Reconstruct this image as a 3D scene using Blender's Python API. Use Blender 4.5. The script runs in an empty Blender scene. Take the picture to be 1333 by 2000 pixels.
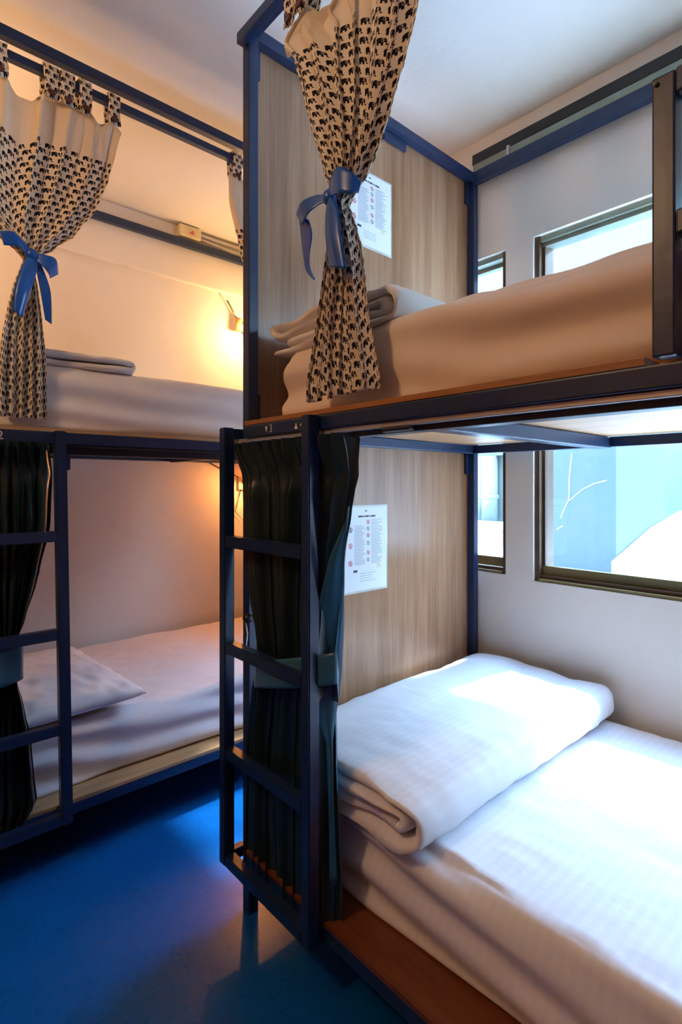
import bpy, bmesh, math, random
from mathutils import Vector, Matrix, noise
C = bpy.context.scene.collection
random.seed(7)

# ------------------------------------------------------------------ camera
FPX, CX, HY, EYE = 1057.0, 666.5, 947.0, 1.25      # focal length in px, principal column, horizon row, eye height
ANG = math.atan2(956.5, FPX)
S_, C_ = math.sin(ANG), math.cos(ANG)
cam = bpy.data.cameras.new('camera'); camo = bpy.data.objects.new('camera', cam); C.objects.link(camo)
cam.sensor_fit = 'VERTICAL'; cam.sensor_height = 36.0; cam.lens = 36.0 * FPX / 2000.0
cam.shift_y = -(1000.0 - HY) / 2000.0
cam.clip_start = 0.02
fw = Vector((-C_, S_, 0)); rt = Vector((S_, C_, 0)); up = Vector((0, 0, 1))
camo.matrix_world = Matrix(((rt.x, up.x, -fw.x, 0), (rt.y, up.y, -fw.y, 0), (rt.z, up.z, -fw.z, EYE), (0, 0, 0, 1)))
bpy.context.scene.camera = camo

def ray(u, v):
    r = (u - CX) / FPX
    return (S_ * r - C_, C_ * r + S_, (HY - v) / FPX)
def on_y(u, v, Y):                                   # point of plane y = Y measured from the photograph
    d = ray(u, v); t = Y / d[1]; return (t * d[0], EYE + t * d[2])
def on_x(u, v, X):
    d = ray(u, v); t = X / d[0]; return (t * d[1], EYE + t * d[2])

# ------------------------------------------------------------------ world, sun, exposure
world = bpy.data.worlds.new('world'); bpy.context.scene.world = world; world.use_nodes = True
wn = world.node_tree.nodes; wl = world.node_tree.links
bg = wn['Background']
tc = wn.new('ShaderNodeTexCoord'); sp = wn.new('ShaderNodeSeparateXYZ'); rp = wn.new('ShaderNodeValToRGB')
wl.new(tc.outputs['Generated'], sp.inputs[0]); wl.new(sp.outputs['Z'], rp.inputs['Fac']); wl.new(rp.outputs['Color'], bg.inputs['Color'])
rp.color_ramp.elements[0].position = 0.0; rp.color_ramp.elements[0].color = (0.58, 0.79, 1.0, 1)
rp.color_ramp.elements[1].position = 0.9; rp.color_ramp.elements[1].color = (0.28, 0.53, 1.0, 1)
bg.inputs['Strength'].default_value = 21.0
sun = bpy.data.lights.new('sun', 'SUN'); suno = bpy.data.objects.new('sun', sun); C.objects.link(suno)
sun.energy = 9.5; sun.angle = math.radians(3.0); sun.color = (1.0, 0.97, 0.93)
suno.rotation_euler = Vector((-0.05, -0.50, -0.88)).to_track_quat('-Z', 'Y').to_euler()
def lamp(name, kind, loc, energy, color, size=0.05):
    l = bpy.data.lights.new(name, kind); o = bpy.data.objects.new(name, l); C.objects.link(o)
    o.location = loc; l.energy = energy; l.color = color
    if kind == 'AREA': l.size = size
    else: l.shadow_soft_size = size
    return o
WARM = (1.0, 0.57, 0.24)
lamp('room_lamp', 'POINT', (-1.05, -0.85, 2.52), 27.0, (1.0, 0.60, 0.31), 0.09)
sc = bpy.context.scene
sc.view_settings.view_transform = 'Standard'; sc.view_settings.look = 'None'
sc.view_settings.exposure = 0.33; sc.view_settings.gamma = 1.0; sc.view_settings.use_curve_mapping = False

# ------------------------------------------------------------------ materials
def srgb(r, g, b):
    f = lambda c: (c / 255 / 12.92) if c / 255 <= 0.04045 else ((c / 255 + 0.055) / 1.055) ** 2.4
    return (f(r), f(g), f(b), 1)
class N:
    """tiny node-tree helper"""
    def __init__(s, name):
        s.m = bpy.data.materials.new(name); s.m.use_nodes = True; s.t = s.m.node_tree
        s.b = s.t.nodes['Principled BSDF']; s.out = s.t.nodes['Material Output']
    def n(s, t): return s.t.nodes.new(t)
    def l(s, a, b): s.t.links.new(a, b)
    def put(s, sock, v):
        if isinstance(v, (int, float)): sock.default_value = v
        elif isinstance(v, tuple): sock.default_value = v
        else: s.l(v, sock)
    def math(s, op, a, b=0.0, c=None):
        x = s.n('ShaderNodeMath'); x.operation = op; s.put(x.inputs[0], a); s.put(x.inputs[1], b)
        if c is not None: s.put(x.inputs[2], c)
        return x.outputs[0]
    def coords(s, kind='Object', scale=(1, 1, 1)):
        c = s.n('ShaderNodeTexCoord'); m = s.n('ShaderNodeMapping'); m.inputs['Scale'].default_value = scale
        s.l(c.outputs[kind], m.inputs['Vector']); return m.outputs[0]
    def noise(s, vec, scale, detail=4, rough=0.5):
        x = s.n('ShaderNodeTexNoise'); x.inputs['Scale'].default_value = scale
        x.inputs['Detail'].default_value = detail; x.inputs['Roughness'].default_value = rough
        s.l(vec, x.inputs['Vector']); return x.outputs['Fac']
    def ramp(s, fac, stops):
        x = s.n('ShaderNodeValToRGB'); e = x.color_ramp.elements
        e[0].position, e[0].color = stops[0]; e[1].position, e[1].color = stops[-1]
        for p, c in stops[1:-1]:
            q = e.new(p); q.color = c
        s.l(fac, x.inputs['Fac']); return x.outputs['Color']
    def mix(s, fac, a, b):
        x = s.n('ShaderNodeMix'); x.data_type = 'RGBA'; s.put(x.inputs['Factor'], fac)
        s.put(x.inputs[6], a); s.put(x.inputs[7], b); return x.outputs[2]
    def bump(s, h, strength=0.3, dist=0.01):
        x = s.n('ShaderNodeBump'); x.inputs['Strength'].default_value = strength; x.inputs['Distance'].default_value = dist
        s.l(h, x.inputs['Height']); s.l(x.outputs[0], s.b.inputs['Normal'])
    def set(s, **k):
        for a, v in k.items(): s.put(s.b.inputs[a.replace('_', ' ')], v)
        return s

def plain(name, col, rough=0.5, metal=0.0, spec=0.5, var=0.12, bumps=0.0, nscale=14):
    m = N(name); v = m.coords(); f = m.noise(v, nscale, 3)
    d = tuple(c * (1 - var) for c in col[:3]) + (1,); u = tuple(min(1, c * (1 + var)) for c in col[:3]) + (1,)
    m.l(m.ramp(f, [(0.3, d), (0.7, u)]), m.b.inputs['Base Color'])
    m.set(Roughness=rough, Metallic=metal); m.b.inputs['Specular IOR Level'].default_value = spec
    if bumps: m.bump(f, bumps, 0.004)
    return m.m

def plaster(name, col, seed=0.0):
    m = N(name); v = m.coords(); f = m.noise(v, 2.2, 5, 0.6); g = m.noise(v, 38, 4, 0.6)
    a = tuple(c * 0.95 for c in col[:3]) + (1,)
    m.l(m.ramp(f, [(0.35, a), (0.65, col)]), m.b.inputs['Base Color'])
    # old brush marks and filled cracks give a little relief
    w = m.n('ShaderNodeTexVoronoi'); w.feature = 'DISTANCE_TO_EDGE'; w.inputs['Scale'].default_value = 1.7
    dn = m.n('ShaderNodeTexNoise'); dn.inputs['Scale'].default_value = 2.5; dn.inputs['Detail'].default_value = 6
    m.l(v, dn.inputs['Vector'])
    ad = m.n('ShaderNodeVectorMath'); ad.operation = 'MULTIPLY_ADD'; ad.inputs[1].default_value = (.5, .5, .5)
    m.l(dn.outputs['Color'], ad.inputs[0]); m.l(v, ad.inputs[2]); m.l(ad.outputs[0], w.inputs['Vector'])
    cr = m.math('LESS_THAN', w.outputs['Distance'], 0.003)
    h = m.math('ADD', m.math('MULTIPLY', f, 1.6), m.math('MULTIPLY', g, 0.22)); h = m.math('SUBTRACT', h, m.math('MULTIPLY', cr, 0.16))
    m.bump(h, 0.35, 0.012); m.set(Roughness=0.62); m.b.inputs['Specular IOR Level'].default_value = 0.3
    return m.m

def wood(name, cols, stretch, rough=0.35, scale=1.0, bumps=0.05):
    m = N(name); v = m.coords('Object', stretch)
    a = m.noise(v, 1.0 * scale, 5, 0.62); b = m.noise(v, 5.0 * scale, 6, 0.7)
    f = m.math('ADD', m.math('MULTIPLY', a, 0.62), m.math('MULTIPLY', b, 0.42))
    m.l(m.ramp(f, [(0.36, cols[0]), (0.50, cols[1]), (0.66, cols[2])]), m.b.inputs['Base Color'])
    m.bump(b, bumps, 0.004); m.set(Roughness=rough); return m.m

M = {}
M['wall'] = plaster('painted_plaster', srgb(226, 222, 216))
M['ceiling'] = plaster('ceiling_paint', srgb(224, 222, 218))
def make_floor():
    m = N('blue_floor_paint'); v = m.coords()
    f = m.noise(v, 1.3, 5, 0.6); g = m.noise(v, 60, 3, 0.7)
    base = m.ramp(f, [(0.3, srgb(2, 78, 154)), (0.7, srgb(4, 94, 176))])
    specks = m.math('GREATER_THAN', m.noise(v, 34, 2, 0.5), 0.815)
    m.l(m.mix(specks, base, srgb(150, 165, 180)), m.b.inputs['Base Color'])
    m.l(m.math('MULTIPLY_ADD', g, 0.18, 0.20), m.b.inputs['Roughness']); m.bump(m.noise(v, 5, 3, 0.5), 0.08, 0.01)
    return m.m
M['floor'] = make_floor()
M['steel'] = plain('navy_painted_steel', srgb(20, 42, 78), 0.34, 0.0, 0.5, 0.16, 0.12, 30)
M['steel_dark'] = plain('dark_navy_steel', srgb(20, 26, 46), 0.4, 0.0, 0.5, 0.1, 0.1, 30)
M['black'] = plain('black_metal', srgb(18, 18, 20), 0.4)
M['alu'] = plain('aluminium_track', srgb(196, 198, 202), 0.35, 0.6, 0.5, 0.05)
M['alu_olive'] = plain('olive_anodised_aluminium', srgb(140, 130, 94), 0.3, 0.55, 0.5, 0.1)
M['alu_grey'] = plain('grey_green_aluminium', srgb(140, 146, 132), 0.35, 0.5, 0.5, 0.08)
M['bronze'] = plain('bronze_window_jamb', srgb(84, 62, 44), 0.4, 0.3, 0.5, 0.12)
M['laminate'] = wood('walnut_laminate', [srgb(128, 90, 64), srgb(156, 114, 84), srgb(176, 138, 108)], (9, 17, 0.7), 0.3, 1.0, 0.02)
M['edging'] = wood('pine_edging', [srgb(136, 84, 42), srgb(160, 104, 56), srgb(180, 124, 72)], (1.3, 16, 16), 0.4)
M['ply'] = wood('plywood', [srgb(190, 140, 92), srgb(206, 158, 108), srgb(218, 174, 124)], (1.2, 14, 14), 0.45)
M['ply_y'] = wood('plywood_lengthways', [srgb(150, 116, 78), srgb(174, 138, 96), srgb(192, 156, 112)], (14, 1.2, 14), 0.5)
M['far_panel'] = wood('wood_panelling', [srgb(136, 84, 50), srgb(160, 104, 64), srgb(180, 124, 80)], (2, 2, 1), 0.45)
M['board'] = wood('orange_varnished_board', [srgb(92, 44, 20), srgb(110, 56, 27), srgb(126, 70, 36)], (1.3, 16, 16), 0.35)
def make_linen(name, col, axis, period=0.022):
    m = N(name); v = m.coords(); x = m.n('ShaderNodeSeparateXYZ'); m.l(v, x.inputs[0])
    fr = m.math('FRACT', m.math('DIVIDE', x.outputs[axis], period))
    st = m.math('GREATER_THAN', fr, 0.5)
    f = m.noise(v, 7, 5, 0.6)
    c2 = tuple(c * 0.975 for c in col[:3]) + (1,)
    m.l(m.mix(st, col, c2), m.b.inputs['Base Color'])
    m.l(m.math('MULTIPLY_ADD', st, 0.12, 0.55), m.b.inputs['Roughness'])
    v2 = m.coords('Object', (3.0, 11.0, 11.0)) if axis == 'X' and 'cross' not in name else m.coords('Object', (11.0, 3.0, 11.0))
    g = m.noise(v2, 0.7, 3, 0.5); r1 = m.math('ABSOLUTE', m.math('SUBTRACT', m.noise(v, 4.0, 3, 0.5), 0.5))
    m.bump(m.math('ADD', m.math('MULTIPLY', f, 0.5), m.math('ADD', m.math('MULTIPLY', g, 0.7), m.math('MULTIPLY', r1, -0.9))), 0.30, 0.016); m.b.inputs['Specular IOR Level'].default_value = 0.35
    m.b.inputs['Sheen Weight'].default_value = 0.1
    return m.m
M['sheet_x'] = make_linen('white_striped_sheet', srgb(236, 236, 240), 'X', 0.024)
M['sheet_y'] = make_linen('white_striped_sheet_crosswise', srgb(236, 234, 234), 'X', 0.024)
M['cotton'] = plain('plain_white_cotton', srgb(232, 228, 224), 0.7, 0, 0.3, 0.03, 0.5, 6)
M['cream_cotton'] = plain('cream_cotton', srgb(226, 208, 188), 0.7, 0, 0.3, 0.03, 0.9, 9)
M['ribbon'] = plain('blue_satin_ribbon', srgb(2, 84, 172), 0.28, 0.0, 0.6, 0.12)
M['button'] = wood('brown_wooden_button', [srgb(60, 28, 18), srgb(84, 42, 28), srgb(110, 62, 42)], (40, 40, 200), 0.4)
M['plastic'] = plain('old_cream_plastic', srgb(216, 206, 170), 0.4)
M['paper'] = plain('white_paper', srgb(228, 232, 240), 0.5, 0, 0.4, 0.015)
M['ink'] = plain('grey_print', srgb(126, 134, 150), 0.6)
M['ink_dark'] = plain('dark_print', srgb(52, 58, 72), 0.6)
M['ink_red'] = plain('red_print', srgb(206, 96, 104), 0.6)
M['ink_gold'] = plain('gold_print', srgb(224, 200, 140), 0.6)
M['ink_white'] = plain('white_marking_paint', srgb(226, 224, 216), 0.6)
M['sleeve'] = plain('clear_plastic_sleeve', srgb(206, 204, 198), 0.15)
M['ext_blue'] = plaster('blue_exterior_render', srgb(84, 100, 106))
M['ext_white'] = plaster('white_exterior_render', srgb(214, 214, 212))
M['ext_pale'] = plaster('added_far_building_pale', srgb(84, 92, 94))
M['ext_green'] = plaster('pale_green_exterior_render', srgb(108, 120, 112))
M['pipe'] = plain('white_pvc_pipe', srgb(130, 138, 132), 0.4)
M['parchment'] = plain('parchment_lampshade', srgb(222, 170, 110), 0.6)

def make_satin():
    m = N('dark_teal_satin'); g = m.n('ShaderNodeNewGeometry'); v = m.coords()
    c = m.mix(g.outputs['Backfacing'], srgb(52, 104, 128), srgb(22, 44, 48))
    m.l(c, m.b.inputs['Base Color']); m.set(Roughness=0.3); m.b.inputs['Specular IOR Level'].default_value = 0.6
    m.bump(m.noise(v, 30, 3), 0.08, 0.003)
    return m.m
M['satin'] = make_satin()
M['lining'] = plain('teal_curtain_lining', srgb(44, 98, 128), 0.4, 0, 0.5, 0.08)

def make_glass():
    m = N('window_glass'); t = m.n('ShaderNodeBsdfTransparent'); t.inputs[0].default_value = (0.93, 0.97, 0.97, 1)
    g = m.n('ShaderNodeBsdfGlossy'); g.inputs['Roughness'].default_value = 0.03
    d = m.n('ShaderNodeBsdfDiffuse'); d.inputs[0].default_value = (0.8, 0.84, 0.86, 1)
    lw = m.n('ShaderNodeLayerWeight'); fr_ = m.math('MULTIPLY_ADD', m.math('POWER', lw.outputs['Facing'], 5.0), 0.55, 0.035)
    a = m.n('ShaderNodeMixShader'); m.l(fr_, a.inputs[0]); m.l(t.outputs[0], a.inputs[1]); m.l(g.outputs[0], a.inputs[2])
    dust = m.ramp(m.noise(m.coords(), 9, 6, 0.7), [(0.45, (0.015, 0.015, 0.015, 1)), (0.75, (0.10, 0.10, 0.10, 1))])
    b = m.n('ShaderNodeMixShader'); m.l(dust, b.inputs[0]); m.l(a.outputs[0], b.inputs[1]); m.l(d.outputs[0], b.inputs[2])
    m.l(b.outputs[0], m.out.inputs['Surface']); return m.m
M['glass'] = make_glass()

def make_elephants():
    """cream cotton printed with rows of small black elephants; UV is in metres of cloth"""
    m = N('elephant_print_cotton'); uv = m.n('ShaderNodeUVMap'); s = m.n('ShaderNodeSeparateXYZ'); m.l(uv.outputs[0], s.inputs[0])
    PX, PY = 0.0245, 0.0215
    row = m.math('FLOOR', m.math('DIVIDE', s.outputs['Y'], PY))
    odd = m.math('FRACT', m.math('MULTIPLY', row, 0.5))                 # 0 or .5
    col = m.math('ADD', m.math('DIVIDE', s.outputs['X'], PX), odd)
    # cell coordinates in units of cell width, flip direction each second column
    cx = m.math('SUBTRACT', m.math('FRACT', col), 0.5)
    cy = m.math('MULTIPLY', m.math('SUBTRACT', m.math('FRACT', m.math('DIVIDE', s.outputs['Y'], PY)), 0.5), PY / PX)
    def ell(x, y, rx, ry):
        y, ry = y * 1.22, ry * 1.22
        a = m.math('DIVIDE', m.math('SUBTRACT', cx, x), rx); b = m.math('DIVIDE', m.math('SUBTRACT', cy, y), ry)
        return m.math('LESS_THAN', m.math('ADD', m.math('MULTIPLY', a, a), m.math('MULTIPLY', b, b)), 1.0)
    def box(x, y, hx, hy):
        y, hy = y * 1.22, hy * 1.22
        return m.math('MULTIPLY', m.math('LESS_THAN', m.math('ABSOLUTE', m.math('SUBTRACT', cx, x)), hx),
                      m.math('LESS_THAN', m.math('ABSOLUTE', m.math('SUBTRACT', cy, y)), hy))
    parts = [ell(-.08, .07, .25, .20), ell(.15, .10, .14, .15), box(-.23, -.12, .075, .15), box(.03, -.12, .075, .15),
             box(.265, -.03, .035, .13), ell(.31, -.17, .09, .045)]
    u = parts[0]
    for p in parts[1:]: u = m.math('MAXIMUM', u, p)
    ear = m.math('SUBTRACT', ell(.06, .10, .085, .105), ell(.045, .10, .06, .08))
    u = m.math('MULTIPLY', u, m.math('SUBTRACT', 1.0, ear))
    below = m.math('GREATER_THAN', s.outputs['Y'], 0.0)                # header band (negative v) is plain
    u = m.math('MULTIPLY', u, below)
    m.l(m.mix(u, srgb(244, 230, 204), srgb(30, 27, 40)), m.b.inputs['Base Color'])
    m.set(Roughness=0.8); m.b.inputs['Specular IOR Level'].default_value = 0.15
    m.bump(m.noise(m.coords(), 60, 4), 0.15, 0.003)
    tr = m.n('ShaderNodeBsdfTranslucent'); m.l(m.mix(u, srgb(244, 230, 204), srgb(30, 27, 40)), tr.inputs[0])
    mx = m.n('ShaderNodeMixShader'); mx.inputs[0].default_value = 0.22
    m.l(m.b.outputs[0], mx.inputs[1]); m.l(tr.outputs[0], mx.inputs[2]); m.l(mx.outputs[0], m.out.inputs['Surface'])
    return m.m
M['eleph'] = make_elephants()

# ------------------------------------------------------------------ helpers
def link(name, me, mat=None, parent=None, smooth=False):
    o = bpy.data.objects.new(name, me); C.objects.link(o)
    if mat is not None: me.materials.append(mat)
    if parent is not None: o.parent = parent
    if smooth:
        for p in me.polygons: p.use_smooth = True
    return o
def from_bm(name, bm, mat, parent=None, smooth=False):
    me = bpy.data.meshes.new(name); bmesh.ops.recalc_face_normals(bm, faces=bm.faces); bm.to_mesh(me); bm.free()
    return link(name, me, mat, parent, smooth)
def bx(bm, x0, x1, y0, y1, z0, z1, bev=0.0):
    vs = [bm.verts.new(p) for p in ((x0, y0, z0), (x1, y0, z0), (x1, y1, z0), (x0, y1, z0), (x0, y0, z1), (x1, y0, z1), (x1, y1, z1), (x0, y1, z1))]
    fs = [bm.faces.new([vs[i] for i in q]) for q in ((0, 3, 2, 1), (4, 5, 6, 7), (0, 1, 5, 4), (1, 2, 6, 5), (2, 3, 7, 6), (3, 0, 4, 7))]
    if bev:
        es = list({e for f in fs for e in f.edges})
        bmesh.ops.bevel(bm, geom=es, offset=bev, segments=2, affect='EDGES', profile=0.6)
def boxo(name, x0, x1, y0, y1, z0, z1, mat, parent=None, bev=0.0):
    bm = bmesh.new(); bx(bm, x0, x1, y0, y1, z0, z1, bev); return from_bm(name, bm, mat, parent)
def tube(bm, pts, r, seg=8, cap=True):
    pts = [Vector(p) for p in pts]; rings = []
    for i, p in enumerate(pts):
        d = (pts[min(i + 1, len(pts) - 1)] - pts[max(i - 1, 0)]).normalized()
        a = d.orthogonal().normalized() if abs(d.z) > 0.9 else d.cross(Vector((0, 0, 1))).normalized(); b = d.cross(a)
        rr = r[i] if isinstance(r, (list, tuple)) else r
        rings.append([bm.verts.new(p + a * math.cos(2 * math.pi * k / seg) * rr + b * math.sin(2 * math.pi * k / seg) * rr) for k in range(seg)])
    for i in range(len(rings) - 1):
        for k in range(seg): bm.faces.new((rings[i][k], rings[i][(k + 1) % seg], rings[i + 1][(k + 1) % seg], rings[i + 1][k]))
    if cap: bm.faces.new(rings[0]); bm.faces.new(rings[-1][::-1])
def tubeo(name, pts, r, mat, parent=None, seg=8):
    bm = bmesh.new(); tube(bm, pts, r, seg); return from_bm(name, bm, mat, parent, True)
def thing(name, label, cat, loc=(0, 0, 0), group=None):
    o = bpy.data.objects.new(name, None); C.objects.link(o); o.empty_display_size = 0.05; o.location = loc
    return tag(o, label, cat, group)
def tag(o, label, cat, group=None):
    o['label'] = label; o['category'] = cat
    if group: o['group'] = group
    return o
def struct(o): o['kind'] = 'structure'; return o
def fit(parent):
    """keep children where they were modelled when the empty stands at its own base"""
    bpy.context.view_layer.update()
    inv = Matrix.Translation(-parent.location)
    for c in parent.children: c.matrix_parent_inverse = inv
def sheet(name, grid, mat, parent=None, uv=None, thick=0.0):
    """surface through grid[i][j] points, optional uv[i][j]"""
    me = bpy.data.meshes.new(name); nr, nc = len(grid), len(grid[0])
    vs = [p for r in grid for p in r]
    fs = [(i * nc + j, i * nc + j + 1, (i + 1) * nc + j + 1, (i + 1) * nc + j) for i in range(nr - 1) for j in range(nc - 1)]
    me.from_pydata(vs, [], fs)
    if uv:
        l = me.uv_layers.new(name='UVMap'); fl = [q for r in uv for q in r]
        for lp in me.loops: l.data[lp.index].uv = fl[lp.vertex_index]
    o = link(name, me, mat, parent, True)
    if thick:
        md = o.modifiers.new('s', 'SOLIDIFY'); md.thickness = thick; md.offset = 0
    return o
def lerp(a, b, t): return a + (b - a) * t
def interp(tab, z):
    """tab rows (z, v1, v2..) descending in z"""
    if z >= tab[0][0]: return tab[0][1:]
    for a, b in zip(tab, tab[1:]):
        if z >= b[0]:
            t = (a[0] - z) / (a[0] - b[0]); t = t * t * (3 - 2 * t) * 0.5 + t * 0.5
            return tuple(lerp(p, q, t) for p, q in zip(a[1:], b[1:]))
    return tab[-1][1:]

# ================================================================== SETTING
XL, YB, H = -3.0, 2.04, 2.76
XR, YF = 1.75, -1.75
struct(boxo('floor', XL - .15, XR + .15, YF - .15, YB + .14, -0.1, 0.0, M['floor']))
struct(boxo('ceiling', XL - .15, XR + .15, YF - .15, YB + .14, H, H + 0.1, M['ceiling']))
struct(boxo('wall_left', XL - .15, XL, YF, YB + .14, 0, H, M['wall']))
struct(boxo('wall_right', XR, XR + .15, YF, YB + .14, 0, H, M['far_panel']))
struct(boxo('wall_front', XL, XR, YF - .15, YF, 0, H, M['far_panel']))
# window wall with two openings
W1 = (-1.86, -1.222, 0.872, 2.238); W2 = (-1.098, 1.00, 0.862, 2.250)
bm = bmesh.new(); YO = YB + 0.13
for x0, x1, z0, z1 in ((XL, W1[0], 0, H), (W1[0], W1[1], 0, W1[2]), (W1[0], W1[1], W1[3], H), (W1[1], W2[0], 0, H),
                       (W2[0], W2[1], 0, W2[2]), (W2[0], W2[1], W2[3], H), (W2[1], XR, 0, H)):
    bx(bm, x0, x1, YB, YO, z0, z1)
wb = struct(from_bm('wall_back', bm, M['wall']))
# plaster beam step high on the left wall
struct(boxo('trim_1', XL, XL + .034, YF, YB, 2.443, H, M['wall'], None, 0.006))

def window(n, W, mullions, jamb_r=None):
    x0, x1, z0, z1 = W
    t = bpy.data.objects.new('window_%d' % n, None); C.objects.link(t); t.location = ((x0 + x1) / 2, YB, z0); struct(t)
    F = 0.021
    boxo('window_jamb', x0, x0 + F, YB + .012, YO, z0, z1, M['bronze'], t, 0.002)
    boxo('window_jamb', x1 - F, x1, YB + .012, YO, z0, z1, M['bronze'], t, 0.002)
    boxo('window_head', x0 + F, x1 - F, YB + .02, YO, z1 - .022, z1, M['alu_grey'], t, 0.002)
    boxo('window_sill', x0 + F, x1 - F, YB + .004, YO, z0, z0 + .012, M['alu_olive'], t, 0.002)
    boxo('window_track', x0 + F, x1 - F, YB + .016, YB + .03, z0 + .012, z0 + .026, M['bronze'], t, 0.001)
    xs = [x0 + F] + mullions + [x1 - F]
    for i in range(len(xs) - 1):
        a, b = xs[i], xs[i + 1]; yy = YB + .036 + (i % 2) * .03
        zb, zt = z0 + .020, z1 - .022
        sash = boxo('sash_rail', a, b, yy, yy + .024, zb, zb + .042, M['alu_olive'], t, 0.003)
        boxo('sash_rail', a, b, yy, yy + .024, zt - .016, zt, M['alu_grey'], t, 0.002)
        boxo('sash_stile', a, a + .012, yy, yy + .024, zb + .042, zt - .016, M['bronze'], t, 0.002)
        boxo('sash_stile', b - .012, b, yy, yy + .024, zb + .042, zt - .016, M['bronze'], t, 0.002)
        boxo('pane', a + .012, b - .012, yy + .010, yy + .014, zb + .042, zt - .016, M['glass'], t)
    fit(t); return t
window(1, W1, [-1.60]); window(2, W2, [-0.06])

# ================================================================== BUNK 3 (right)
T = 0.033
b3 = thing('bunk_bed', 'navy steel bunk bed with wood end panel beside the windows', 'bunk bed', (-0.36, 1.43, 0))
X0, X1, Y0, Y1 = -1.375, 0.66, 0.854, 2.018
def part(name, *a, mat='steel', p=b3, bev=0.003): return boxo(name, *a, M[mat], p, bev)
for x in (X0, X1 - T):
    for y in (Y0, Y1 - T):
        part('post', x, x + T, y, y + T, 0, 2.598)
# top frame
part('top_rail', X0 + T, X1 - T, Y0, Y0 + T, 2.562, 2.596)
part('top_rail', X0 + T, X1 - T, Y1 - T, Y1, 2.548, 2.596)
part('top_rail', X0 + .001, X0 + T - .001, Y0 + T, Y1 - T, 2.557, 2.595)
part('top_rail', X1 - T + .001, X1 - .001, Y0 + T, Y1 - T, 2.557, 2.595)
# curtain rod under / in front of the top rail
part('curtain_rod', X0 + .008, X1, Y0 - .026, Y0 - .003, 2.528, 2.560)
# grey track above the back rail; black strip stands for the shadow gap
part('wall_track', X0 + .02, X1, Y1 - .02, Y1 + .012, 2.604, 2.634, mat='alu_grey')
part('track_clip', -1.19, -1.178, Y1 - .028, Y1 - .012, 2.600, 2.640, mat='alu')
part('shadow_gap_strip', X0 + .01, X1, Y1 - .012, Y1 + .02, 2.640, 2.684, mat='black')
# upper deck
part('side_rail', -1.334, X1, 0.832, Y0 - .002, 1.384, 1.418)
part('side_rail', X0 + T, X1 - T, Y1 - T, Y1, 1.384, 1.420)
part('end_rail', X0 + .001, X0 + T - .001, Y0 + T, Y1 - T, 1.384, 1.420)
part('end_rail', X1 - T + .001, X1 - .001, Y0 + T, Y1 - T, 1.384, 1.420)
part('inner_rail', X0 + T, X1 - T, Y0 + .002, Y0 + .040, 1.360, 1.400, mat='steel_dark')
part('curtain_track', X0 - .03, X1, 0.842, 0.862, 1.372, 1.3835, mat='alu', bev=0.002)
part('track_bracket', -.80, -.72, 0.838, 0.868, 1.362, 1.3715, mat='steel_dark')
for x in (-0.825, -0.02): part('cross_beam', x, x + .050, Y0 + .042, Y1 - T - .001, 1.378, 1.418)
part('deck_board', X0 + T + .002, X1 - T, Y0 + .042, Y1 - .036, 1.4205, 1.432, mat='ply', bev=0.001)
part('deck_edging', -1.333, -0.279, 0.833, 0.895, 1.4190, 1.4315, mat='edging', bev=0.001)
# lower deck
part('lower_side_rail', X0 + T, X1 - T, Y0 - .010, Y0 + .024, 0.150, 0.186)
part('lower_side_rail', X0 + T, X1 - T, Y1 - T, Y1, 0.150, 0.186)
part('lower_end_rail', X0 + .001, X0 + T - .001, Y0 + T, Y1 - T, 0.150, 0.186)
part('lower_end_rail', X1 - T + .001, X1 - .001, Y0 + T, Y1 - T, 0.150, 0.186)
part('lower_deck_board', X0 + T + .002, X1 - T - .002, Y0 - .012, Y1 - .036, 0.187, 0.199, mat='board', bev=0.001)
# laminate end panels
part('end_panel', X0 - .017, X0 - .002, Y0 + .024, Y1 - .002, 0.16, 1.400, mat='laminate', bev=0.0)
part('end_panel', X0 - .017, X0 - .002, Y0 + .024, Y1 - .002, 1.404, 2.580, mat='laminate', bev=0.0)
for y0, y1, z0, z1 in ((Y0 + T, Y0 + T + .022, 2.462, 2.556), (Y1 - T - .022, Y1 - T, 2.462, 2.556), (1.452, 1.572, 2.523, 2.556),
                       (Y0 + T, Y0 + T + .022, 1.434, 1.520), (Y1 - T - .022, Y1 - T, 1.296, 1.383)):
    br = part('bracket', X0 + .0005, X0 + .010, y0, y1, z0, z1, bev=0.001)
# guard frame of the upper bunk
g = part('guard_rail', -0.277, -0.277 + .030, Y0 - .001, Y0 + .032, 1.4325, 1.832)
part('guard_bar', -0.246, X1 - T, Y0 - .003, Y0 + .030, 1.798, 1.832)
part('guard_bar', -0.246, X1 - T, Y0 - .003, Y0 + .030, 1.600, 1.634)
tubeo('screw_cap', [(-0.271, Y0 - .006, 1.822), (-0.271, Y0 + .001, 1.822)], 0.0035, M['alu_olive'], b3)
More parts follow.
